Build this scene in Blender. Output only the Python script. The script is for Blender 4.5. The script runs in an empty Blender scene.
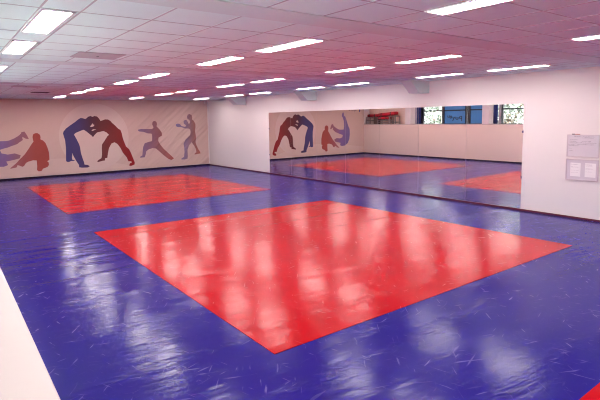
import bpy, bmesh, math, random
from mathutils import Vector, Matrix
from mathutils.geometry import tessellate_polygon

SC = bpy.context.scene
COL = SC.collection
random.seed(7)

# ------------------------------------------------------------------ helpers
class MB:
    """collects shapes into one mesh"""
    def __init__(self):
        self.bm = bmesh.new()
    def box(self, x0, x1, y0, y1, z0, z1, bev=0.0):
        bm = bmesh.new()
        bmesh.ops.create_cube(bm, size=1)
        for v in bm.verts:
            v.co = Vector((x0 + (v.co.x + .5) * (x1 - x0), y0 + (v.co.y + .5) * (y1 - y0), z0 + (v.co.z + .5) * (z1 - z0)))
        if bev > 0:
            bmesh.ops.bevel(bm, geom=bm.edges[:], offset=bev, segments=3, profile=.6, affect='EDGES')
        self._join(bm)
        return self
    def tube(self, pts, r, n=8):
        pts = [Vector(p) for p in pts]
        rings = []
        for i, p in enumerate(pts):
            d = (pts[min(i + 1, len(pts) - 1)] - pts[max(i - 1, 0)]).normalized()
            a = d.orthogonal().normalized() if i == 0 else (rings_a - d * rings_a.dot(d)).normalized()
            rings_a = a
            b = d.cross(a)
            rings.append([self.bm.verts.new(p + r * (math.cos(2 * math.pi * k / n) * a + math.sin(2 * math.pi * k / n) * b)) for k in range(n)])
        for i in range(len(rings) - 1):
            for k in range(n):
                self.bm.faces.new((rings[i][k], rings[i][(k + 1) % n], rings[i + 1][(k + 1) % n], rings[i + 1][k]))
        self.bm.faces.new(rings[0][::-1])
        self.bm.faces.new(rings[-1])
        return self
    def prism_y(self, prof, y0, y1):
        """profile in (x,z), extruded along y"""
        a = [self.bm.verts.new((x, y0, z)) for x, z in prof]
        b = [self.bm.verts.new((x, y1, z)) for x, z in prof]
        n = len(prof)
        for i in range(n):
            self.bm.faces.new((a[i], a[(i + 1) % n], b[(i + 1) % n], b[i]))
        self.bm.faces.new(a[::-1])
        self.bm.faces.new(b)
        bmesh.ops.recalc_face_normals(self.bm, faces=self.bm.faces[:])
        return self
    def poly_z(self, quad, z0, z1):
        a = [self.bm.verts.new((x, y, z0)) for x, y in quad]
        b = [self.bm.verts.new((x, y, z1)) for x, y in quad]
        n = len(quad)
        for i in range(n):
            self.bm.faces.new((a[i], a[(i + 1) % n], b[(i + 1) % n], b[i]))
        self.bm.faces.new(a[::-1])
        self.bm.faces.new(b)
        bmesh.ops.recalc_face_normals(self.bm, faces=self.bm.faces[:])
        return self
    def flat_xz(self, loops, y):
        """filled outline (first loop) with holes (other loops), facing -y"""
        pts = [[Vector((x, z, 0)) for x, z in lp] for lp in loops]
        flat = [self.bm.verts.new((p.x, y, p.y)) for lp in pts for p in lp]
        for t in tessellate_polygon(pts):
            try:
                f = self.bm.faces.new([flat[i] for i in t])
                f.normal_update()
                if f.normal.y > 0:
                    f.normal_flip()
            except ValueError:
                pass
        return self
    def _join(self, bm):
        me = bpy.data.meshes.new('tmp')
        bm.to_mesh(me)
        bm.free()
        self.bm.from_mesh(me)
        bpy.data.meshes.remove(me)
    def build(self, name, mat, parent=None, smooth=False, origin=None):
        me = bpy.data.meshes.new(name)
        if origin is not None:
            bmesh.ops.translate(self.bm, verts=self.bm.verts[:], vec=-Vector(origin))
        self.bm.to_mesh(me)
        self.bm.free()
        if smooth:
            for p in me.polygons:
                p.use_smooth = True
        o = bpy.data.objects.new(name, me)
        COL.objects.link(o)
        me.materials.append(mat)
        if origin is not None:
            o.location = origin
        if parent is not None:
            o.parent = parent
        return o

def tag(o, label=None, cat=None, group=None, kind=None):
    if label: o['label'] = label
    if cat: o['category'] = cat
    if group: o['group'] = group
    if kind: o['kind'] = kind
    return o

def struct(o):
    o['kind'] = 'structure'
    return o

def empty(name, loc):
    o = bpy.data.objects.new(name, None)
    o.empty_display_size = .1
    o.location = loc
    COL.objects.link(o)
    return o

# ------------------------------------------------------------------ materials
def lin(r, g, b):
    f = lambda c: (c / 255 / 12.92) if c / 255 <= .04045 else ((c / 255 + .055) / 1.055) ** 2.4
    return (f(r), f(g), f(b), 1)

def new_mat(name):
    m = bpy.data.materials.new(name)
    m.use_nodes = True
    nt = m.node_tree
    b = nt.nodes['Principled BSDF']
    return m, nt, b

def plain(name, col, rough=.6, metal=0.0, spec=.5, bump=0.0, scale=40, var=0.0):
    m, nt, b = new_mat(name)
    b.inputs['Base Color'].default_value = col
    b.inputs['Roughness'].default_value = rough
    b.inputs['Metallic'].default_value = metal
    b.inputs['Specular IOR Level'].default_value = spec
    if bump or var:
        g = nt.nodes.new('ShaderNodeNewGeometry')
        n = nt.nodes.new('ShaderNodeTexNoise')
        n.inputs['Scale'].default_value = scale
        n.inputs['Detail'].default_value = 3
        nt.links.new(g.outputs['Position'], n.inputs['Vector'])
        if bump:
            bp = nt.nodes.new('ShaderNodeBump')
            bp.inputs['Strength'].default_value = bump
            bp.inputs['Distance'].default_value = .01
            nt.links.new(n.outputs['Fac'], bp.inputs['Height'])
            nt.links.new(bp.outputs['Normal'], b.inputs['Normal'])
        if var:
            r = nt.nodes.new('ShaderNodeValToRGB')
            r.color_ramp.elements[0].position = .3
            r.color_ramp.elements[1].position = .7
            r.color_ramp.elements[0].color = [c * (1 - var) for c in col[:3]] + [1]
            r.color_ramp.elements[1].color = [min(1, c * (1 + var)) for c in col[:3]] + [1]
            nt.links.new(n.outputs['Fac'], r.inputs['Fac'])
            nt.links.new(r.outputs['Color'], b.inputs['Base Color'])
    return m

def emitter(name, col, strength):
    m, nt, b = new_mat(name)
    b.inputs['Base Color'].default_value = (.8, .8, .8, 1)
    b.inputs['Emission Color'].default_value = col
    b.inputs['Emission Strength'].default_value = strength
    return m

def vinyl(name, col, scuff_col, scuff, rough):
    """wrinkled glossy mat vinyl with scuffs; wrinkle ridges follow the mat joints every metre"""
    m, nt, b = new_mat(name)
    L = nt.links.new
    def node(t, **k):
        n = nt.nodes.new(t)
        for a, v in k.items():
            setattr(n, a, v)
        return n
    def math_(op, a, v=None, c=None):
        n = node('ShaderNodeMath', operation=op)
        for i, q in enumerate((a, v, c)):
            if q is None: continue
            if isinstance(q, (int, float)): n.inputs[i].default_value = q
            else: L(q, n.inputs[i])
        return n.outputs[0]
    geo = node('ShaderNodeNewGeometry')
    def noise(scale, detail, sx=1, sy=1, rot=0.0, dist=0.0):
        mp = node('ShaderNodeMapping')
        mp.inputs['Rotation'].default_value = (0, 0, rot)
        mp2 = node('ShaderNodeMapping')
        mp2.inputs['Scale'].default_value = (sx, sy, 1)
        L(geo.outputs['Position'], mp.inputs['Vector'])
        L(mp.outputs['Vector'], mp2.inputs['Vector'])
        n = node('ShaderNodeTexNoise')
        n.inputs['Scale'].default_value = scale
        n.inputs['Detail'].default_value = detail
        n.inputs['Distortion'].default_value = dist
        L(mp2.outputs['Vector'], n.inputs['Vector'])
        return n.outputs['Fac']
    # scuffs: short stretched strokes in several directions
    sc = None
    for k, (rot, s, th) in enumerate(((.4, 3.6, .665), (1.25, 5.0, .67), (2.2, 4.2, .665), (2.9, 3.0, .68))):
        n = noise(s, 1.5, 1.0, 8.0, rot, .5)
        r = node('ShaderNodeMapRange')
        r.inputs['From Min'].default_value = th
        r.inputs['From Max'].default_value = th + .07
        L(n, r.inputs['Value'])
        sc = r.outputs[0] if sc is None else math_('MAXIMUM', sc, r.outputs[0])
    cloud = noise(.9, 4.0)
    cl = node('ShaderNodeMapRange')
    cl.inputs['From Min'].default_value = .35
    cl.inputs['From Max'].default_value = .7
    L(cloud, cl.inputs['Value'])
    fac = math_('MULTIPLY', math_('MULTIPLY', sc, cl.outputs[0]), scuff)
    fine = noise(6.0, 5.0)
    fac = math_('ADD', fac, math_('MULTIPLY', fine, scuff * .06))
    mix = node('ShaderNodeMix', data_type='RGBA')
    mix.inputs['A'].default_value = col
    mix.inputs['B'].default_value = scuff_col
    L(fac, mix.inputs['Factor'])
    L(mix.outputs['Result'], b.inputs['Base Color'])
    # roughness
    rr = math_('ADD', math_('MULTIPLY', noise(2.2, 4.0), .16), rough - .08)
    L(math_('ADD', rr, math_('MULTIPLY', sc, .12)), b.inputs['Roughness'])
    b.inputs['Specular IOR Level'].default_value = SPEC
    # bump : soft waves + joint ridges
    sep = node('ShaderNodeSeparateXYZ')
    L(geo.outputs['Position'], sep.inputs[0])
    w = noise(1.3, 2.0)
    yy = math_('ADD', sep.outputs['Y'], math_('MULTIPLY', w, .25))
    fr = math_('FRACT', yy)
    tri = math_('SUBTRACT', .5, math_('ABSOLUTE', math_('SUBTRACT', fr, .5)))
    jr = node('ShaderNodeMapRange')
    jr.interpolation_type = 'SMOOTHSTEP'
    jr.inputs['From Min'].default_value = .16
    jr.inputs['From Max'].default_value = .0
    L(tri, jr.inputs['Value'])
    ridge = noise(5.0, 2.5, 1.3, 5.0, .12)
    fold = noise(5.0, 3.0, .5, 4.0, .12)
    waves = noise(1.7, 3.0, .6, 2.2, .1)
    h = math_('ADD', math_('MULTIPLY', math_('MULTIPLY', ridge, jr.outputs[0]), .008), math_('MULTIPLY', fold, .0026))
    h = math_('ADD', h, math_('MULTIPLY', waves, .012))
    h = math_('ADD', h, math_('MULTIPLY', noise(22, 3.0, .5, 1.6, .3), .0007))
    bp = node('ShaderNodeBump')
    bp.inputs['Strength'].default_value = .55
    bp.inputs['Distance'].default_value = 1.0
    L(h, bp.inputs['Height'])
    L(bp.outputs['Normal'], b.inputs['Normal'])
    return m

def cloth_bump(nt, b):
    """soft diagonal folds of a stretched banner, stronger toward its right end"""
    L = nt.links.new
    geo = nt.nodes.new('ShaderNodeNewGeometry')
    mp = nt.nodes.new('ShaderNodeMapping')
    mp.inputs['Rotation'].default_value = (0, math.radians(40), 0)
    mp2 = nt.nodes.new('ShaderNodeMapping')
    mp2.inputs['Scale'].default_value = (.35, 1, 3.2)
    L(geo.outputs['Position'], mp.inputs['Vector'])
    L(mp.outputs['Vector'], mp2.inputs['Vector'])
    n = nt.nodes.new('ShaderNodeTexNoise')
    n.inputs['Scale'].default_value = 1.6
    n.inputs['Detail'].default_value = 2
    L(mp2.outputs['Vector'], n.inputs['Vector'])
    sep = nt.nodes.new('ShaderNodeSeparateXYZ')
    L(geo.outputs['Position'], sep.inputs[0])
    mr = nt.nodes.new('ShaderNodeMapRange')
    mr.inputs['From Min'].default_value = 5.5
    mr.inputs['From Max'].default_value = 9.0
    mr.inputs['To Min'].default_value = .25
    mr.inputs['To Max'].default_value = 1.0
    L(sep.outputs['X'], mr.inputs['Value'])
    mu = nt.nodes.new('ShaderNodeMath')
    mu.operation = 'MULTIPLY'
    L(n.outputs['Fac'], mu.inputs[0])
    L(mr.outputs[0], mu.inputs[1])
    bp = nt.nodes.new('ShaderNodeBump')
    bp.inputs['Strength'].default_value = .8
    bp.inputs['Distance'].default_value = .12
    L(mu.outputs[0], bp.inputs['Height'])
    L(bp.outputs['Normal'], b.inputs['Normal'])

def print_mat(name, stops):
    """printed ink on the banner: hue runs from left to right (a print gradient)"""
    m, nt, b = new_mat(name)
    L = nt.links.new
    geo = nt.nodes.new('ShaderNodeNewGeometry')
    sep = nt.nodes.new('ShaderNodeSeparateXYZ')
    L(geo.outputs['Position'], sep.inputs[0])
    x0, x1 = stops[0][0], stops[-1][0]
    mr = nt.nodes.new('ShaderNodeMapRange')
    mr.inputs['From Min'].default_value = x0
    mr.inputs['From Max'].default_value = x1
    L(sep.outputs['X'], mr.inputs['Value'])
    r = nt.nodes.new('ShaderNodeValToRGB')
    el = r.color_ramp.elements
    while len(el) < len(stops):
        el.new(.5)
    for e, (x, c) in zip(el, stops):
        e.position = (x - x0) / (x1 - x0)
        e.color = lin(*c)
    L(mr.outputs[0], r.inputs['Fac'])
    L(r.outputs['Color'], b.inputs['Base Color'])
    b.inputs['Roughness'].default_value = .75
    b.inputs['Specular IOR Level'].default_value = .25
    cloth_bump(nt, b)
    return m

# tunables
SPEC = .12
LAMP = 16.0
SKY = 2.0
SUN = 50.0
EXPOSURE = 1.27

M = {}
M['wall'] = plain('painted_wall', (.79, .735, .725, 1), .55, bump=.08, scale=120)
M['pad'] = plain('wall_padding', (.80, .63, .555, 1), .5, bump=.06, scale=60)
M['sill'] = plain('window_sill_paint', (.47, .40, .385, 1), .45, bump=.05, scale=30)
M['ceil'] = plain('ceiling_tile', (.69, .84, .81, 1), .85, spec=.2, bump=.35, scale=160, var=.05)  # cool tint put into the tile colour to offset red light bounced off the mats
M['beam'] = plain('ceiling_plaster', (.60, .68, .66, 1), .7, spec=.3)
M['grid'] = plain('grid_profile', (.36, .35, .36, 1), .42, spec=.6)
M['vent'] = plain('vent_grey', (.40, .39, .40, 1), .7)
M['vent2'] = plain('vent_pale_grey', (.54, .53, .54, 1), .7)
M['dark'] = plain('dark_metal', (.03, .03, .035, 1), .5)
M['frame'] = plain('window_frame_paint', (.018, .018, .03, 1), .35)
M['lampframe'] = plain('lamp_frame_white', (.8, .8, .8, 1), .35)
M['lamp'] = emitter('lamp_diffuser', (1.0, .90, .87, 1), LAMP)
M['skirt'] = plain('dark_red_skirting', (.11, .008, .010, 1), .6)
M['skirt_back'] = plain('dark_skirting', (.022, .008, .014, 1), .8)
M['blue'] = vinyl('blue_mat_vinyl', (.013, .009, .195, 1), (.28, .23, .56, 1), .28, .17)
M['red'] = vinyl('red_mat_vinyl', (.45, .002, .006, 1), (.60, .05, .05, 1), .03, .17)
M['mirror'] = plain('mirror_silver', (.90, .845, .835, 1), 0.0, metal=1.0)
M['clip'] = plain('mirror_clip', (.16, .15, .25, 1), .4)
M['curtain'] = plain('blue_curtain', (.02, .03, .17, 1), .8, var=.2, scale=8)
M['voile'] = plain('grey_curtain', (.42, .38, .46, 1), .8, var=.1, scale=8)
M['steel'] = plain('grey_steel_tube', (.34, .31, .31, 1), .4, metal=.5)
M['padred'] = plain('red_pad_vinyl', (.36, .006, .018, 1), .4, bump=.3, scale=14)
M['padblack'] = plain('black_pad_vinyl', (.02, .015, .017, 1), .5)
M['crate'] = plain('brown_crate', (.10, .06, .055, 1), .7)
M['board'] = plain('whiteboard_face', (.64, .585, .64, 1), .3)
M['alu'] = plain('pale_aluminium', (.62, .53, .57, 1), .35, metal=.4)
M['paper'] = plain('paper', (.86, .83, .84, 1), .8)
M['ink'] = plain('dark_ink', (.12, .08, .12, 1), .7)
M['inkgrey'] = plain('grey_ink', (.42, .36, .42, 1), .7)
M['penred'] = plain('marker_red', (.45, .12, .10, 1), .5)
M['leaf'] = plain('leaf_green', (.085, .112, .088, 1), .7, var=.2, scale=3)
M['bark'] = plain('bark', (.10, .075, .055, 1), .9)
M['paving'] = plain('paving', (.55, .55, .53, 1), .9, var=.15, scale=2)

def make_glass(name, tint):
    m, nt, b = new_mat(name)
    nt.nodes.remove(b)
    out = nt.nodes['Material Output']
    tr = nt.nodes.new('ShaderNodeBsdfTransparent')
    tr.inputs['Color'].default_value = tint
    gl = nt.nodes.new('ShaderNodeBsdfGlossy')
    gl.inputs['Roughness'].default_value = .02
    fr = nt.nodes.new('ShaderNodeFresnel')
    fr.inputs['IOR'].default_value = 1.45
    mx = nt.nodes.new('ShaderNodeMixShader')
    nt.links.new(fr.outputs[0], mx.inputs[0])
    nt.links.new(tr.outputs[0], mx.inputs[1])
    nt.links.new(gl.outputs[0], mx.inputs[2])
    nt.links.new(mx.outputs[0], out.inputs['Surface'])
    return m
M['glass'] = make_glass('clear_glass', (.94, .97, .97, 1))

def make_film(name, col):
    m, nt, b = new_mat(name)
    nt.nodes.remove(b)
    out = nt.nodes['Material Output']
    tl = nt.nodes.new('ShaderNodeBsdfTranslucent')
    tl.inputs['Color'].default_value = col
    df = nt.nodes.new('ShaderNodeBsdfDiffuse')
    df.inputs['Color'].default_value = col
    mx = nt.nodes.new('ShaderNodeMixShader')
    mx.inputs[0].default_value = .35
    nt.links.new(tl.outputs[0], mx.inputs[1])
    nt.links.new(df.outputs[0], mx.inputs[2])
    nt.links.new(mx.outputs[0], out.inputs['Surface'])
    return m
M['film'] = make_film('blue_window_film', (.12, .22, .36, 1))

# ------------------------------------------------------------------ dimensions (metres)
XL, XR = .56, 10.66          # padded wall front, mirror wall
XG = .10                     # window plane
YB, YF = 20.60, -5.0         # mural wall, wall behind the viewer
H = 3.0
BAY, P0 = 4.6, 3.30          # bay pitch, first ceiling strip

# ------------------------------------------------------------------ shell
struct(MB().box(-.1, XR + .15, YF - .15, YB + .15, -.12, 0).build('floor', M['blue']))
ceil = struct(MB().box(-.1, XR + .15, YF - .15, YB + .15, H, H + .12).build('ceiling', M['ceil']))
struct(MB().box(XR, XR + .15, YF, YB, 0, H).build('wall_right', M['wall']))
struct(MB().box(-.1, XR + .15, YB, YB + .15, 0, H).build('wall_back', M['wall']))
struct(MB().box(-.1, XR + .15, YF - .15, YF, 0, H).build('wall_front', M['wall']))
# left wall: padded parapet, piers, header, niche back
wl = MB()
wl.box(-.1, XL, YF, YB, 0, 1.70)
for k in range(-2, 4):
    y0 = P0 + BAY * k
    struct(MB().box(-.098, XL - .001, max(y0, YF), y0 + .35, 1.70, H).build('trim_%d' % (k + 22), M['wall']))
wl.box(-.1, XL - .002, YF, YB, 2.90, H)
wl.box(-.1, .10, P0 + 3 * BAY + .35, YB, 1.70, 2.90)
struct(wl.build('wall_left', M['pad']))
struct(MB().box(-.02, XL + .009, YF, YB, 1.70, 1.725, .006).build('trim_1', M['sill']))
struct(MB().box(XR - .018, XR, YF, YB, 0.0, .040, .004).build('baseboard_right', M['skirt']))
struct(MB().box(XL, XR - .018, YB - .018, YB, 0.0, .062, .004).build('baseboard_back', M['skirt_back']))
struct(MB().box(XL, XL + .015, YF, YB - .018, 0.0, .06, .004).build('baseboard_left', M['skirt_back']))

# ceiling strips, corbels, tile grid
strips = []
for k in range(-1, 4):
    y0 = 3.38 + BAY * k
    strips.append((y0, y0 + .39))
    struct(MB().box(XL, XR, y0, y0 + .39, H - .008, H).build('trim_%d' % (k + 3), M['beam']))
for k in range(0, 4):
    y0 = 3.38 + BAY * k
    struct(MB().prism_y([(XR, 2.70), (XR - .40, 2.70), (XR - .72, H - .008), (XR, H - .008)], y0, y0 + .33).build('trim_%d' % (k + 8), M['beam']))
g = MB()
xs = []
c0 = 1.195
for c in range(-1, 5):
    x = c0 + 2.703 * c
    xs += [x, x + .30] + [x + .30 + .6008 * j for j in range(1, 4)]
xs = [x for x in xs if XL < x < XR]
yspans = [(YF, strips[0][0])] + [(strips[i][1], strips[i + 1][0]) for i in range(len(strips) - 1)] + [(strips[-1][1], YB)]
for (ya, yb) in yspans:
    for x in xs:
        g.box(x - .008, x + .008, ya, yb, H - .0025, H)
    y = ya
    while y < yb - .05:
        if y > ya - 1e-6:
            g.box(XL, XR, y - .006, y + .006, H - .002, H)
        y += .6015
g.build('grid_bars', M['grid'], ceil)

# ------------------------------------------------------------------ ceiling lights
def ordinal(n):
    return ['first', 'second', 'third', 'fourth', 'fifth', 'sixth', 'seventh', 'eighth', 'ninth', 'tenth'][n - 1]
frm = MB()
LW, LL = .262, 1.16
frm.box(-LW / 2, LW / 2, -LL / 2, -LL / 2 + .016, -.010, 0).box(-LW / 2, LW / 2, LL / 2 - .016, LL / 2, -.010, 0)
frm.box(-LW / 2, -LW / 2 + .024, -LL / 2, LL / 2, -.010, 0).box(LW / 2 - .024, LW / 2, -LL / 2, LL / 2, -.010, 0)
fr0 = frm.build('lamp_frame', M['lampframe'])
df0 = MB().box(-LW / 2 + .024, LW / 2 - .024, -LL / 2 + .016, LL / 2 - .016, -.008, -.002).build('diffuser', M['lamp'])
first = True
rows = []
for k in range(3, -1, -1):
    rows += [3.38 + BAY * (k - 0) + .39 + .6015 * 4.0 + .6, 3.38 + BAY * k + .39 + .6015 + .6]
rows = [r for r in rows if r + .6 < YB - .05]
rows += [3.38 - BAY + .39 + .6015 * 4.0 + .6, 3.38 - BAY + .39 + .6015 + .6]
lines = ['in the line above the windows', 'in the second line from the windows', 'in the second line from the mirrors', 'in the line nearest the mirrors']
for c in range(4):
    for i, y in enumerate(rows):
        root = empty('ceiling_light', (c0 + 2.703 * c + .137, y, H - .0005))
        tag(root, 'white recessed ceiling light, %s from the mural wall %s' % (ordinal(i + 1), lines[c]), 'ceiling light', 'fluorescent ceiling lights')
        a, b = (fr0, df0) if first else (fr0.copy(), df0.copy())
        if not first:
            COL.objects.link(a); COL.objects.link(b)
        a.parent = root; b.parent = root
        first = False

# ceiling vents
def vent(x, y, label, mat, w=.59, h=.59, slots=True):
    r = empty('ceiling_vent', (x, y, H - .0005))
    tag(r, label, 'vent')
    MB().box(-w / 2, w / 2, -h / 2, h / 2, -.010, 0, .002).build('vent_plate', mat, r)
    s = MB()
    if slots:
        s.box(-.014, .014, -.014, .014, -.014, -.010)
    else:
        for q in range(4):
            s.box(-w / 2 + .03, w / 2 - .03, -h / 2 + .04 + q * (h - .08) / 4, -h / 2 + .08 + q * (h - .08) / 4, -.013, -.010)
    s.build('knob' if slots else 'louvre', M['dark'], r)
vent(2.315, 7.05, 'square grey vent panel in the ceiling tiles nearest the viewer', M['vent'])
vent(2.33, 13.73, 'plain grey ceiling panel farther back, left of the dark slot vent', M['vent2'])
vent(3.03, 16.27, 'small dark slotted ceiling vent close to the mural wall', M['dark'], .46, .34, False)

# ------------------------------------------------------------------ red mats
RM = [
    ([(2.728, 3.432), (8.482, 3.415), (8.345, 9.388), (2.717, 9.565)], 'large red square mat in the middle of the blue floor'),
    ([(2.726, 11.904), (8.354, 11.97), (8.129, 17.795), (2.699, 18.057)], 'red mat lying in front of the mural wall'),
    ([(2.80, -4.5), (8.45, -4.5), (8.45, 1.49), (2.80, 1.44)], 'red mat with only its corner showing, nearest the viewer'),
]
for q, lab in RM:
    cx = sum(p[0] for p in q) / 4; cy = sum(p[1] for p in q) / 4
    tag(MB().poly_z(q, 0.0, .004).build('red_mat', M['red'], origin=(cx, cy, 0)), lab, 'mat')

# ------------------------------------------------------------------ mirrors
edges = [5.46, 6.863, 8.307, 9.724, 11.164, 12.605, 14.066, 15.49]
place = ['nearest the notice boards, at the right end', 'second from the notice boards', 'third from the notice boards', 'the middle one of seven',
         'third from the mural wall', 'second from the mural wall', 'nearest the mural wall, at the left end']
for i in range(7):
    y0, y1 = edges[i] + .0025, edges[i + 1] - .0025
    o = MB().box(XR - .008, XR - .001, y0, y1, .045, 2.345).build('wall_mirror', M['mirror'], origin=(XR, (y0 + y1) / 2, .095))
    o.location.x = XR
    tag(o, 'tall frameless wall mirror, %s' % place[i], 'mirror', 'row of wall mirrors')
    if i == 6:
        for z in (.62, 1.62):
            MB().box(-.014, 0, (y1 - y0) / 2 - .03, (y1 - y0) / 2 + .012, z, z + .05).build('mirror_clip', M['clip'], o)
    if i == 0:
        for z in (.62, 1.62):
            MB().box(-.014, 0, -(y1 - y0) / 2 - .012, -(y1 - y0) / 2 + .02, z, z + .05).build('mirror_clip', M['clip'], o)

# ------------------------------------------------------------------ mural banner
FIG = {
    'pair': [(4.406,1.666),(4.429,1.743),(4.525,1.858),(4.676,1.971),(4.867,2.105),(4.983,2.201),(5.078,2.259),(5.170,2.247),(5.243,2.218),(5.301,2.245),(5.361,2.304),(5.450,2.335),(5.532,2.302),(5.610,2.334),(5.705,2.313),(5.777,2.232),(5.829,2.130),(5.909,2.157),(6.009,2.196),(6.127,2.187),(6.222,2.124),(6.278,2.050),(6.411,1.924),(6.506,1.810),(6.605,1.745),(6.650,1.598),(6.671,1.452),(6.722,1.262),(6.794,1.049),(6.913,0.937),(6.988,0.764),(7.061,0.547),(7.127,0.351),(7.110,0.266),(6.959,0.213),(6.876,0.240),(6.923,0.334),(7.000,0.359),(6.978,0.412),(6.865,0.419),(6.791,0.606),(6.656,0.782),(6.564,0.996),(6.451,1.169),(6.334,1.244),(6.211,1.200),(6.101,1.019),(6.050,0.815),(6.011,0.611),(5.920,0.608),(5.915,0.514),(5.816,0.508),(5.657,0.469),(5.601,0.493),(5.662,0.551),(5.783,0.625),(5.812,0.787),(5.818,1.033),(5.834,1.175),(5.962,1.354),(6.069,1.514),(6.131,1.561),(6.038,1.658),(5.924,1.722),(5.668,1.669),(5.566,1.571),(5.503,1.484),(5.450,1.554),(5.324,1.667),(5.217,1.761),(5.155,1.791),(4.991,1.728),(4.859,1.672),(4.800,1.615),(4.881,1.435),(4.962,1.233),(4.992,1.112),(5.014,0.872),(5.059,0.669),(5.105,0.505),(5.118,0.404),(5.249,0.375),(5.314,0.317),(5.243,0.274),(5.017,0.282),(4.914,0.306),(4.912,0.398),(4.812,0.585),(4.715,0.809),(4.691,0.890),(4.672,0.693),(4.686,0.620),(4.776,0.599),(4.737,0.569),(4.628,0.577),(4.553,0.542),(4.474,0.555),(4.449,0.608),(4.467,0.902),(4.474,1.137),(4.462,1.411),(4.434,1.529)],
    'gapA': [(5.406,1.912),(5.455,1.960),(5.520,2.042),(5.541,1.994),(5.589,1.973),(5.548,1.921),(5.470,1.895)],
    'gapB': [(5.462,1.755),(5.522,1.806),(5.648,1.802),(5.558,1.760),(5.491,1.734)],
    'kneel': [(3.348,1.567),(3.371,1.660),(3.441,1.707),(3.525,1.708),(3.605,1.641),(3.619,1.539),(3.604,1.471),(3.693,1.422),(3.772,1.323),(3.824,1.167),(3.864,0.973),(3.869,0.780),(3.865,0.665),(3.833,0.651),(3.786,0.623),(3.835,0.570),(3.835,0.473),(3.782,0.400),(3.631,0.349),(3.567,0.262),(3.475,0.253),(3.417,0.311),(3.434,0.463),(3.434,0.673),(3.308,0.689),(3.138,0.643),(3.069,0.602),(2.996,0.494),(2.945,0.468),(2.835,0.524),(2.787,0.539),(2.749,0.456),(2.668,0.443),(2.571,0.424),(2.540,0.438),(2.641,0.519),(2.778,0.640),(2.884,0.764),(2.953,0.827),(3.059,0.941),(3.186,1.122),(3.279,1.269),(3.371,1.397),(3.358,1.454)],
    'legA': [(2.261,1.416),(2.578,1.465),(2.742,1.533),(2.910,1.638),(2.997,1.728),(3.065,1.770),(3.112,1.743),(3.155,1.648),(3.212,1.508),(3.163,1.517),(3.085,1.583),(3.003,1.579),(3.022,1.467),(2.926,1.396),(2.726,1.293),(2.529,1.210),(2.337,1.165),(2.243,1.151)],
    'karate': [(7.960,1.939),(7.974,2.042),(8.034,2.097),(8.100,2.096),(8.164,2.026),(8.168,1.935),(8.143,1.870),(8.219,1.791),(8.296,1.701),(8.371,1.577),(8.374,1.445),(8.282,1.409),(8.213,1.372),(8.193,1.229),(8.267,1.081),(8.407,0.890),(8.591,0.707),(8.791,0.509),(8.881,0.423),(8.756,0.354),(8.615,0.417),(8.416,0.584),(8.220,0.771),(8.070,0.906),(7.924,0.926),(7.758,0.882),(7.641,0.802),(7.607,0.657),(7.562,0.547),(7.355,0.542),(7.383,0.592),(7.463,0.630),(7.483,0.780),(7.520,1.002),(7.593,1.149),(7.774,1.206),(7.912,1.227),(7.931,1.343),(7.927,1.538),(7.888,1.557),(7.727,1.574),(7.565,1.643),(7.386,1.661),(7.332,1.697),(7.352,1.747),(7.477,1.765),(7.701,1.760),(7.951,1.758),(8.006,1.809),(7.996,1.874)],
    'boxer': [(9.570,2.255),(9.618,2.358),(9.701,2.389),(9.801,2.343),(9.831,2.230),(9.818,2.148),(9.917,2.051),(9.975,1.923),(9.975,1.791),(9.934,1.632),(9.962,1.471),(9.985,1.309),(9.947,1.109),(9.985,0.960),(10.068,0.781),(10.148,0.656),(10.179,0.571),(10.028,0.556),(9.873,0.532),(9.891,0.596),(9.972,0.638),(9.953,0.786),(9.880,0.933),(9.815,1.018),(9.760,1.116),(9.616,0.963),(9.540,0.766),(9.543,0.487),(9.523,0.369),(9.376,0.338),(9.228,0.347),(9.230,0.392),(9.357,0.457),(9.390,0.655),(9.386,0.892),(9.359,1.051),(9.458,1.224),(9.589,1.346),(9.695,1.438),(9.725,1.578),(9.706,1.692),(9.625,1.735),(9.480,1.738),(9.273,1.806),(9.107,1.814),(9.030,1.865),(9.038,1.940),(9.133,1.970),(9.231,1.937),(9.294,1.860),(9.440,1.816),(9.528,1.837),(9.497,1.900),(9.413,1.960),(9.403,2.059),(9.473,2.130),(9.563,2.106),(9.617,2.011),(9.662,1.915),(9.720,2.032),(9.690,2.114),(9.600,2.169)],
    'thrown': [(2.236,2.445),(2.183,2.360),(2.169,2.218),(2.069,2.188),(1.955,1.930),(1.840,1.642),(1.739,1.467),(1.725,1.178),(1.766,0.890),(1.885,0.663),(2.120,0.529),(2.351,0.511),(2.489,0.563),(2.442,0.698),(2.692,0.743),(2.880,0.790),(2.916,0.904),(2.728,0.982),(2.501,0.951),(2.309,1.007),(2.270,1.137),(2.574,1.232),(2.837,1.325),(2.985,1.469),(3.021,1.582),(3.118,1.512),(3.222,1.492),(3.169,1.642),(3.093,1.780),(2.997,1.761),(2.961,1.665),(2.798,1.532),(2.534,1.447),(2.206,1.450),(2.173,1.649),(2.187,1.934),(2.262,2.133),(2.338,2.202),(2.321,2.332)],
}
m, nt, b = new_mat('banner_cloth')
b.inputs['Base Color'].default_value = (.63, .45, .39, 1)
b.inputs['Roughness'].default_value = .75
b.inputs['Specular IOR Level'].default_value = .25
cloth_bump(nt, b)
M['banner'] = m
m, nt, b = new_mat('banner_circle_ink')
b.inputs['Base Color'].default_value = (.675, .515, .46, 1)
b.inputs['Roughness'].default_value = .75
b.inputs['Specular IOR Level'].default_value = .25
cloth_bump(nt, b)
M['circle'] = m
m, nt, b = new_mat('banner_ground_ink')
b.inputs['Base Color'].default_value = (.67, .495, .435, 1)
b.inputs['Roughness'].default_value = .75
b.inputs['Specular IOR Level'].default_value = .25
cloth_bump(nt, b)
M['ground'] = m
YM = 20.57
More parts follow.
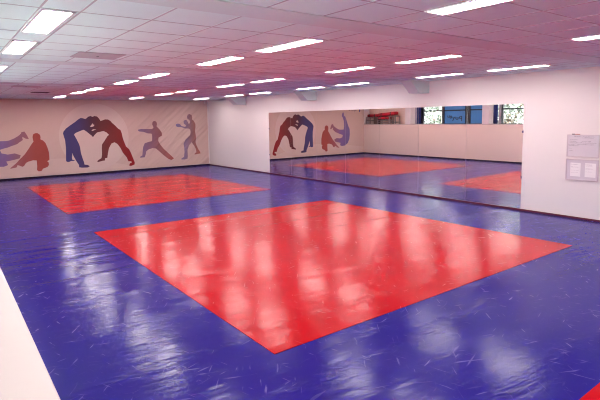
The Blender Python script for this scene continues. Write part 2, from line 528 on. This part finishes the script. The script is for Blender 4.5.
mural = MB().box(XL + .03, XR - .07, YM, YM + .008, .075, H - .012).build('mural_banner', M['banner'])
tag(mural, 'wide beige cloth mural with martial arts silhouettes on the back wall', 'mural')
ccx, ccz, cr = 5.59, 1.50, 1.335
circ = [(ccx + cr * math.cos(2 * math.pi * i / 96), ccz + cr * math.sin(2 * math.pi * i / 96)) for i in range(96)]
MB().flat_xz([circ], YM - .001).build('printed_circle', M['circle'], mural)
# printed ground sweep, low at the left
gr = [(XL + .031, .076), (XL + .031, .40)] + [(.7 + .25 * i, .40 + .30 * math.sin(min(1, i / 14) * math.pi * .5)) for i in range(1, 15)]
gr += [(4.2 + .2 * i, .70 - .6 * (i / 16) ** 1.6) for i in range(1, 17)]
gr += [(7.4, .076)]
MB().flat_xz([gr], YM - .0006).build('printed_ground', M['ground'], mural)
INK = {
    'pair': [(4.4, (76, 70, 118)), (5.0, (80, 68, 112)), (5.4, (86, 58, 76)), (5.8, (112, 60, 60)), (6.4, (128, 52, 50)), (7.1, (150, 34, 40))],
    'kneel': [(2.5, (172, 112, 118)), (3.0, (164, 92, 92)), (3.4, (166, 82, 74)), (3.9, (164, 76, 70))],
    'thrown': [(1.7, (120, 108, 152)), (2.4, (136, 108, 156)), (2.8, (150, 106, 122)), (3.25, (160, 106, 114))],
    'karate': [(7.3, (126, 108, 142)), (7.9, (142, 102, 116)), (8.3, (150, 98, 96)), (8.9, (172, 92, 82))],
    'boxer': [(9.0, (128, 122, 160)), (9.5, (144, 118, 140)), (9.8, (150, 108, 108)), (10.2, (176, 98, 82))],
}
LAB = {
    'pair': 'blue and dark red grappling pair printed in the circle',
    'kneel': 'brick red kneeling figure print',
    'thrown': 'violet falling figure print with legs in the air',
    'karate': 'grey violet lunging and punching figure print',
    'boxer': 'grey violet standing boxer print',
}
for n in INK:
    mb = MB()
    if n == 'pair':
        mb.flat_xz([FIG['pair'], FIG['gapA'][::-1], FIG['gapB'][::-1]], YM - .002)
    elif n == 'thrown':
        mb.flat_xz([FIG['thrown']], YM - .002)
        mb.flat_xz([FIG['legA']], YM - .0023)
    else:
        mb.flat_xz([FIG[n]], YM - .002)
    o = mb.build('printed_figure', print_mat('ink_' + n, INK[n]), mural)
    o['label'] = LAB[n]
# printed wordmark and emblem at the upper left
tc = bpy.data.curves.new('wordmark', 'FONT')
tc.body = 'sport'
tc.size = .30
to = bpy.data.objects.new('tmp_text', tc)
COL.objects.link(to)
dg = bpy.context.evaluated_depsgraph_get()
tm = bpy.data.meshes.new_from_object(to.evaluated_get(dg))
bpy.data.objects.remove(to)
wx = max(v.co.x for v in tm.vertices)
for v in tm.vertices:
    v.co = Vector((1.18 + v.co.x / wx * .62, YM - .002, 2.50 + v.co.y))
tm.materials.append(M['ink'])
wo = bpy.data.objects.new('printed_word', tm)
COL.objects.link(wo)
wo.parent = mural
M['yellow'] = plain('yellow_ink', (.75, .55, .08, 1), .7)
M['blueink'] = plain('blue_ink', (.05, .06, .30, 1), .7)
MB().flat_xz([[(.86, 2.66), (.92, 2.44), (.99, 2.46), (.97, 2.66)]], YM - .002).build('printed_emblem', M['blueink'], mural)
MB().flat_xz([[(.99, 2.66), (1.01, 2.50), (1.06, 2.53), (1.06, 2.66)]], YM - .002).build('printed_emblem', M['yellow'], mural)
MB().box(10.47, 10.50, YM - .02, YM, 2.86, 2.97).build('banner_hook', M['lampframe'], mural)

# ------------------------------------------------------------------ notice boards
def frame_yz(mb, y0, y1, z0, z1, t, x0, x1):
    mb.box(x0, x1, y0, y1, z0, z0 + t).box(x0, x1, y0, y1, z1 - t, z1)
    mb.box(x0, x1, y0, y0 + t, z0 + t, z1 - t).box(x0, x1, y1 - t, y1, z0 + t, z1 - t)
    return mb
wb = empty('whiteboard', (XR, 4.23, 1.25))
tag(wb, 'small framed whiteboard with handwriting, above the lower display board', 'whiteboard')
frame_yz(MB(), -.30, .30, 0, .445, .014, -.022, -.001).build('board_frame', M['alu'], wb)
MB().box(-.012, -.002, -.288, .288, .012, .433).build('board_face', M['board'], wb)
random.seed(3)
def line(mb, ya, yb, z, x, hgt, dens, made):
    """one line of running handwriting: words joined by a thin connecting stroke"""
    y = ya
    pts = []
    while y > yb:
        w = random.uniform(.008, .022)
        n = 4 if random.random() < dens else 1
        for q in range(n + 1):
            a = (hgt * .5 if q % 2 else -hgt * .5) * random.uniform(.5, 1.1) if n > 1 else -hgt * .5
            pts.append((x, y - w * q / n, z + a))
        y -= w + random.uniform(.003, .008)
    MB().tube(pts, .0011, 4).build(*made)
for (ya, yb, z, dn) in [(.17, -.20, .405, .95), (.02, -.20, .385, .5), (.25, .10, .345, .9), (.25, .12, .312, .95), (.02, -.14, .312, .8), (.25, .03, .285, .8),
                        (.01, -.24, .285, .6), (.28, .15, .250, .8), (.10, -.19, .250, .95), (.26, .08, .225, .9), (.28, .20, .175, .9), (.25, .20, .125, .8)]:
    line(None, ya, yb, z, -.0135, .013, dn, ('handwriting', M['ink'], wb))
pn = MB().tube([(XR - .012, 4.44, 1.704), (XR - .012, 4.39, 1.704)], .008, 10)
tag(pn.build('marker_pen', M['ink'], origin=(XR, 4.42, 1.695)), 'dark marker pen lying on top edge of the whiteboard', 'pen')
pn = MB().tube([(XR - .012, 4.38, 1.703), (XR - .012, 4.29, 1.703)], .0065, 10)
tag(pn.build('marker_pen', M['penred'], origin=(XR, 4.33, 1.695)), 'thin reddish marker pen on top edge of the whiteboard', 'pen')

nb = empty('display_board', (XR, 4.23, .782))
tag(nb, 'pale framed display board holding two sheets, below the whiteboard', 'display board')
frame_yz(MB(), -.305, .302, 0, .425, .016, -.024, -.001).build('board_frame', M['alu'], nb)
MB().box(-.012, -.002, -.292, .289, .014, .411).build('board_face', M['board'], nb)
for (y0, y1, z0, z1, lab, rows_) in [(4.252, 4.445, .86, 1.132, 'white printed sheet at left on the display board', [.10, .13, .3, .33, .55, .72]),
                              (3.972, 4.17, .86, 1.137, 'white printed sheet at right on the display board', [.10, .14, .22, .38, .44, .62])]:
    sh = MB().box(-.0155, -.0125, y0, y1, z0, z1).build('paper_sheet', M['paper'], origin=(0, 0, 0))
    sh.location.x = XR
    tag(sh, lab, 'sheet of paper', 'sheets on the display board')
    for q in rows_:
        z = z1 - q * (z1 - z0)
        line(None, y1 - .012, y0 + random.uniform(.012, .09), z, -.0162, .008, .95, ('print', M['inkgrey'], sh))

# ------------------------------------------------------------------ windows of the left wall
wn = [0]
def window(ya, yb, mulls, film_spans, trans=2.40):
    """a window from ya to yb; mulls = list of (y0, y1) mullions; film_spans = panes covered with blue film"""
    wn[0] += 1
    fr = MB()
    z0, z1 = 1.725, 2.90
    x0, x1 = XG - .05, XG + .03
    fr.box(x0, x1, ya, ya + .06, z0, z1).box(x0, x1, yb - .06, yb, z0, z1)
    fr.box(x0, x1, ya + .06, yb - .06, z0, z0 + .05 - .03).box(x0, x1, ya + .06, yb - .06, z1 - .05, z1)
    fr.box(x0 + .002, x1 - .002, ya + .06, yb - .06, trans - .03, trans + .03)
    for (a, b_) in mulls:
        fr.box(x0 - .002, x1 + .004, a, b_, z0 + .02, z1 - .05)
    o = struct(fr.build('window_%d' % wn[0], M['frame']))
    cuts = [ya + .06] + [v for a, b_ in mulls for v in (a, b_)] + [yb - .06]
    for i in range(0, len(cuts), 2):
        a, b_ = cuts[i], cuts[i + 1]
        if b_ - a < .05: continue
        mid = (a + b_) / 2
        film = any(s <= mid <= e for s, e in film_spans)
        for (za, zb) in ((z0 + .02, trans - .03), (trans + .03, z1 - .05)):
            MB().box(XG - .014, XG - .006, a, b_, za, zb).build('blue_pane' if film else 'pane', M['film'] if film else M['glass'], o)
    return o
for k in range(-2, 0):
    y0 = P0 + BAY * k + .35
    window(y0, y0 + 4.25, [(y0 + 1.38, y0 + 1.46), (y0 + 2.8, y0 + 2.88)], [])
y0 = P0 + .35
window(y0, y0 + 4.25, [(y0 + 1.38, y0 + 1.46), (y0 + 2.8, y0 + 2.88)], [])
window(8.25, 12.50, [(9.60, 9.68), (10.90, 10.98), (12.07, 12.14)], [])
w4 = window(12.85, 17.10, [(13.76, 13.88), (13.92, 14.04), (15.26, 15.39), (16.56, 16.78)], [(12.9, 15.35)])
# dark lettering on the blue pane, seen mirrored in the mirrors
ltr = MB()
strokes = [
    [(14.20, 2.10), (14.20, 1.86)], [(14.20, 2.10), (14.30, 2.10), (14.34, 2.04), (14.30, 1.98), (14.21, 1.98)],
    [(14.42, 2.06), (14.40, 1.97), (14.48, 1.94), (14.54, 1.99), (14.53, 2.08)],
    [(14.60, 2.07), (14.66, 1.98), (14.72, 2.08)], [(14.66, 1.98), (14.72, 1.88)],
    [(14.80, 2.10), (14.78, 2.02), (14.86, 2.00), (14.86, 2.08), (14.80, 2.14)],
    [(14.92, 2.15), (14.92, 2.04), (15.00, 2.05), (15.02, 2.14)],
]
for s in strokes:
    ltr.tube([(XG - .002, y + .05, z) for y, z in s], .022, 6)
ltr.build('pane_lettering', M['dark'], w4)

# curtains
def curtain(x, y0, y1, mat, name, label, n=7, amp=.022):
    mb = MB()
    N = n * 6
    a = []; c = []
    for i in range(N + 1):
        t = i / N
        y = y0 + t * (y1 - y0)
        dx = amp * math.sin(t * n * 2 * math.pi) + amp * .4 * math.sin(t * n * 5.1 + 1)
        a.append(mb.bm.verts.new((x + dx, y, 1.74)))
        c.append(mb.bm.verts.new((x + dx * .8, y, 2.86)))
    for i in range(N):
        mb.bm.faces.new((a[i], a[i + 1], c[i + 1], c[i]))
    o = mb.build(name, mat, smooth=True)
    md = o.modifiers.new('thick', 'SOLIDIFY')
    md.thickness = .004
    return o
tag(curtain(.22, 12.26, 12.48, M['curtain'], 'curtain', '', 4), 'dark blue curtain bunched beside the clear window at the right of the mirrors', 'curtain')
tag(curtain(.22, 12.09, 12.235, M['voile'], 'curtain', '', 2, .018), 'pale grey curtain fold between dark blue curtain and clear window', 'curtain')
tag(curtain(.20, 16.68, 16.92, M['curtain'], 'curtain', '', 4), 'dark blue curtain bunched at the far window beside the storage niche', 'curtain')

tag(curtain(.20, 16.94, 17.08, M['voile'], 'curtain', '', 3, .018), 'pale grey curtain fold against the pier beside the storage niche', 'curtain')

# ------------------------------------------------------------------ storage niche
def rack(y0, y1, zt, label, bars):
    r = empty('equipment_rack', ((.2 + .5) / 2, (y0 + y1) / 2, 1.725))
    tag(r, label, 'rack', 'steel racks in the niche')
    hw, hd, zt = (y1 - y0) / 2, .16, zt - 1.725
    for sx in (-1, 1):
        for sy in (-1, 1):
            MB().box(sx * hd - .018, sx * hd + .018, sy * hw - .018, sy * hw + .018, 0, zt).build('leg', M['steel'], r)
    for z in (zt - .03, bars):
        t = MB()
        for sx in (-1, 1):
            t.box(sx * hd - .015, sx * hd + .015, -hw, hw, z - .015, z + .015)
        for sy in (-1, 1):
            t.box(-hd, hd, sy * hw - .015, sy * hw + .015, z - .015, z + .015)
        t.build('rail', M['steel'], r)
    MB().box(-hd + .02, hd - .02, -hw + .02, hw - .02, bars + .012, bars + .026).build('shelf', M['crate'], r)
    return r
rack(19.98, 20.45, 2.13, 'grey steel rack in the niche corner with a red pad across it', .20)
rack(18.68, 19.50, 1.95, 'long low grey steel rack in the niche under stacked red pads', .10)
rack(18.19, 18.62, 2.17, 'taller narrow grey steel rack at the window end of the niche', .10)
def pad(x, y0, y1, z0, z1, th, label, dx=.18):
    """a rounded striking pad lying along the niche, tilted from (y0,z0) to (y1,z1)"""
    L = math.hypot(y1 - y0, z1 - z0)
    o = MB().box(-dx, dx, -L / 2, L / 2, -th / 2, th / 2, th * .38).build('red_pad', M['padred'], smooth=False)
    o.location = (x, (y0 + y1) / 2, (z0 + z1) / 2)
    o.rotation_euler = (math.atan2(z1 - z0, y1 - y0), 0, 0)
    tag(o, label, 'pad', 'red pads in the niche')
    for s in (-.5, .5):
        MB().box(-dx - .004, dx + .004, s * L * .55 - .03, s * L * .55 + .03, -th / 2 - .003, th / 2 + .003, .01).build('strap', M['padblack'], o)
    return o
cr_ = MB().box(.24, .46, 19.56, 19.92, 1.726, 2.13, .01)
tag(cr_.build('storage_box', M['crate'], origin=(.35, 19.74, 1.726)), 'dark brown box standing between the two steel racks', 'box')
pad(.35, 20.36, 19.60, 2.215, 2.215, .16, 'short red pad lying across the corner rack and box')
pad(.35, 19.48, 18.76, 2.04, 2.08, .13, 'lower red pad lying on the long low rack')
pad(.35, 19.53, 18.26, 2.235, 2.33, .18, 'long slanted red pad on top of the lower pad')

# ------------------------------------------------------------------ outside
struct(MB().box(-40, -.12, -20, 60, -.9, -.7).build('ground_outside', M['paving']))
def tree(x, y, r, z, seed, label):
    rnd = random.Random(seed)
    root = empty('tree', (x, y, -.7))
    tag(root, label, 'tree', 'trees outside the windows')
    t = MB()
    t.tube([(0, 0, 0), (.05, .04, z * .5), (0, .1, z)], .16, 8)
    for k in range(6):
        a = k * 1.05
        t.tube([(0, .05, z * .55 + .1 * k), (.5 * r * math.cos(a), .5 * r * math.sin(a), z + .1 * k)], .05, 6)
    t.build('trunk', M['bark'], root)
    c = MB()
    cl = [(rnd.gauss(0, .45) * r, rnd.gauss(0, .45) * r, z + rnd.gauss(.2, .42) * r, rnd.uniform(.3, .6) * r) for _ in range(20)]
    for _ in range(4200):
        px, py, pz, pr = rnd.choice(cl)
        v = Vector((rnd.gauss(0, 1), rnd.gauss(0, 1), rnd.gauss(0, 1))).normalized() * pr * rnd.uniform(.6, 1.05)
        p = Vector((px, py, pz)) + v
        n = (v.normalized() + Vector((rnd.gauss(0, .5), rnd.gauss(0, .5), rnd.gauss(0, .5)))).normalized()
        a = n.orthogonal().normalized(); b_ = n.cross(a)
        s = rnd.uniform(.06, .14)
        c.bm.faces.new([c.bm.verts.new(p + a * s), c.bm.verts.new(p + b_ * s * .5), c.bm.verts.new(p - a * s), c.bm.verts.new(p - b_ * s * .5)])
    c.build('foliage', M['leaf'], root)
tree(-5.0, 14.6, 2.1, 2.9, 1, 'leafy green tree outside the clear window right of the mirrors')
tree(-5.6, 19.6, 2.1, 2.8, 2, 'leafy green tree outside the farther clear window beside the blue panes')
tree(-15.0, 16.0, 2.4, 3.6, 3, 'pale tree standing farther out between the two nearer trees')

# ------------------------------------------------------------------ daylight
w = bpy.data.worlds.new('daylight')
SC.world = w
w.use_nodes = True
bg = w.node_tree.nodes['Background']
tcn = w.node_tree.nodes.new('ShaderNodeTexCoord')
sp = w.node_tree.nodes.new('ShaderNodeSeparateXYZ')
rp = w.node_tree.nodes.new('ShaderNodeValToRGB')
rp.color_ramp.elements[0].position = .0
rp.color_ramp.elements[0].color = (.95, .97, 1.0, 1)
rp.color_ramp.elements[1].position = .8
rp.color_ramp.elements[1].color = (.62, .78, 1.0, 1)
w.node_tree.links.new(tcn.outputs['Generated'], sp.inputs[0])
w.node_tree.links.new(sp.outputs['Z'], rp.inputs['Fac'])
w.node_tree.links.new(rp.outputs['Color'], bg.inputs['Color'])
bg.inputs['Strength'].default_value = SKY

sd = bpy.data.lights.new('sun', 'SUN')
sd.energy = SUN
sd.angle = .01
sd.color = (1, .97, .92)
so = bpy.data.objects.new('sun', sd)
COL.objects.link(so)
so.location = (20, 0, 30)
so.rotation_euler = Vector((-.62, .25, -.85)).to_track_quat('-Z', 'Y').to_euler()

# ------------------------------------------------------------------ camera
cd = bpy.data.cameras.new('camera')
cam = bpy.data.objects.new('camera', cd)
COL.objects.link(cam)
R = Vector((0.7981707239290747, -0.6022380922416352, -0.015256989076886284))
U = Vector((0.07598813939661357, 0.07552217427423422, 0.9942445392678467))
F = Vector((0.597619693562367, 0.7947362338826938, -0.10604254061637129))
cam.matrix_world = Matrix(((R.x, U.x, -F.x, .463), (R.y, U.y, -F.y, 0.0), (R.z, U.z, -F.z, 2.0902), (0, 0, 0, 1)))
cd.sensor_width = 36
cd.lens = 36 * 481.21 / 600
cd.shift_y = -29.75 / 600
cd.clip_start = .03
SC.camera = cam

vs = SC.view_settings
vs.view_transform = 'Standard'
vs.look = 'None'
vs.exposure = EXPOSURE
vs.gamma = 1
vs.use_curve_mapping = False
SC.cycles.use_denoising = True
SC.cycles.filter_width = 1.1
SC.cycles.max_bounces = 10
SC.cycles.diffuse_bounces = 5
SC.cycles.glossy_bounces = 5
SC.cycles.transparent_max_bounces = 12
SC.cycles.caustics_reflective = True
SC.cycles.blur_glossy = 1.0
SC.cycles.caustics_refractive = False
SC.cycles.sample_clamp_indirect = 5
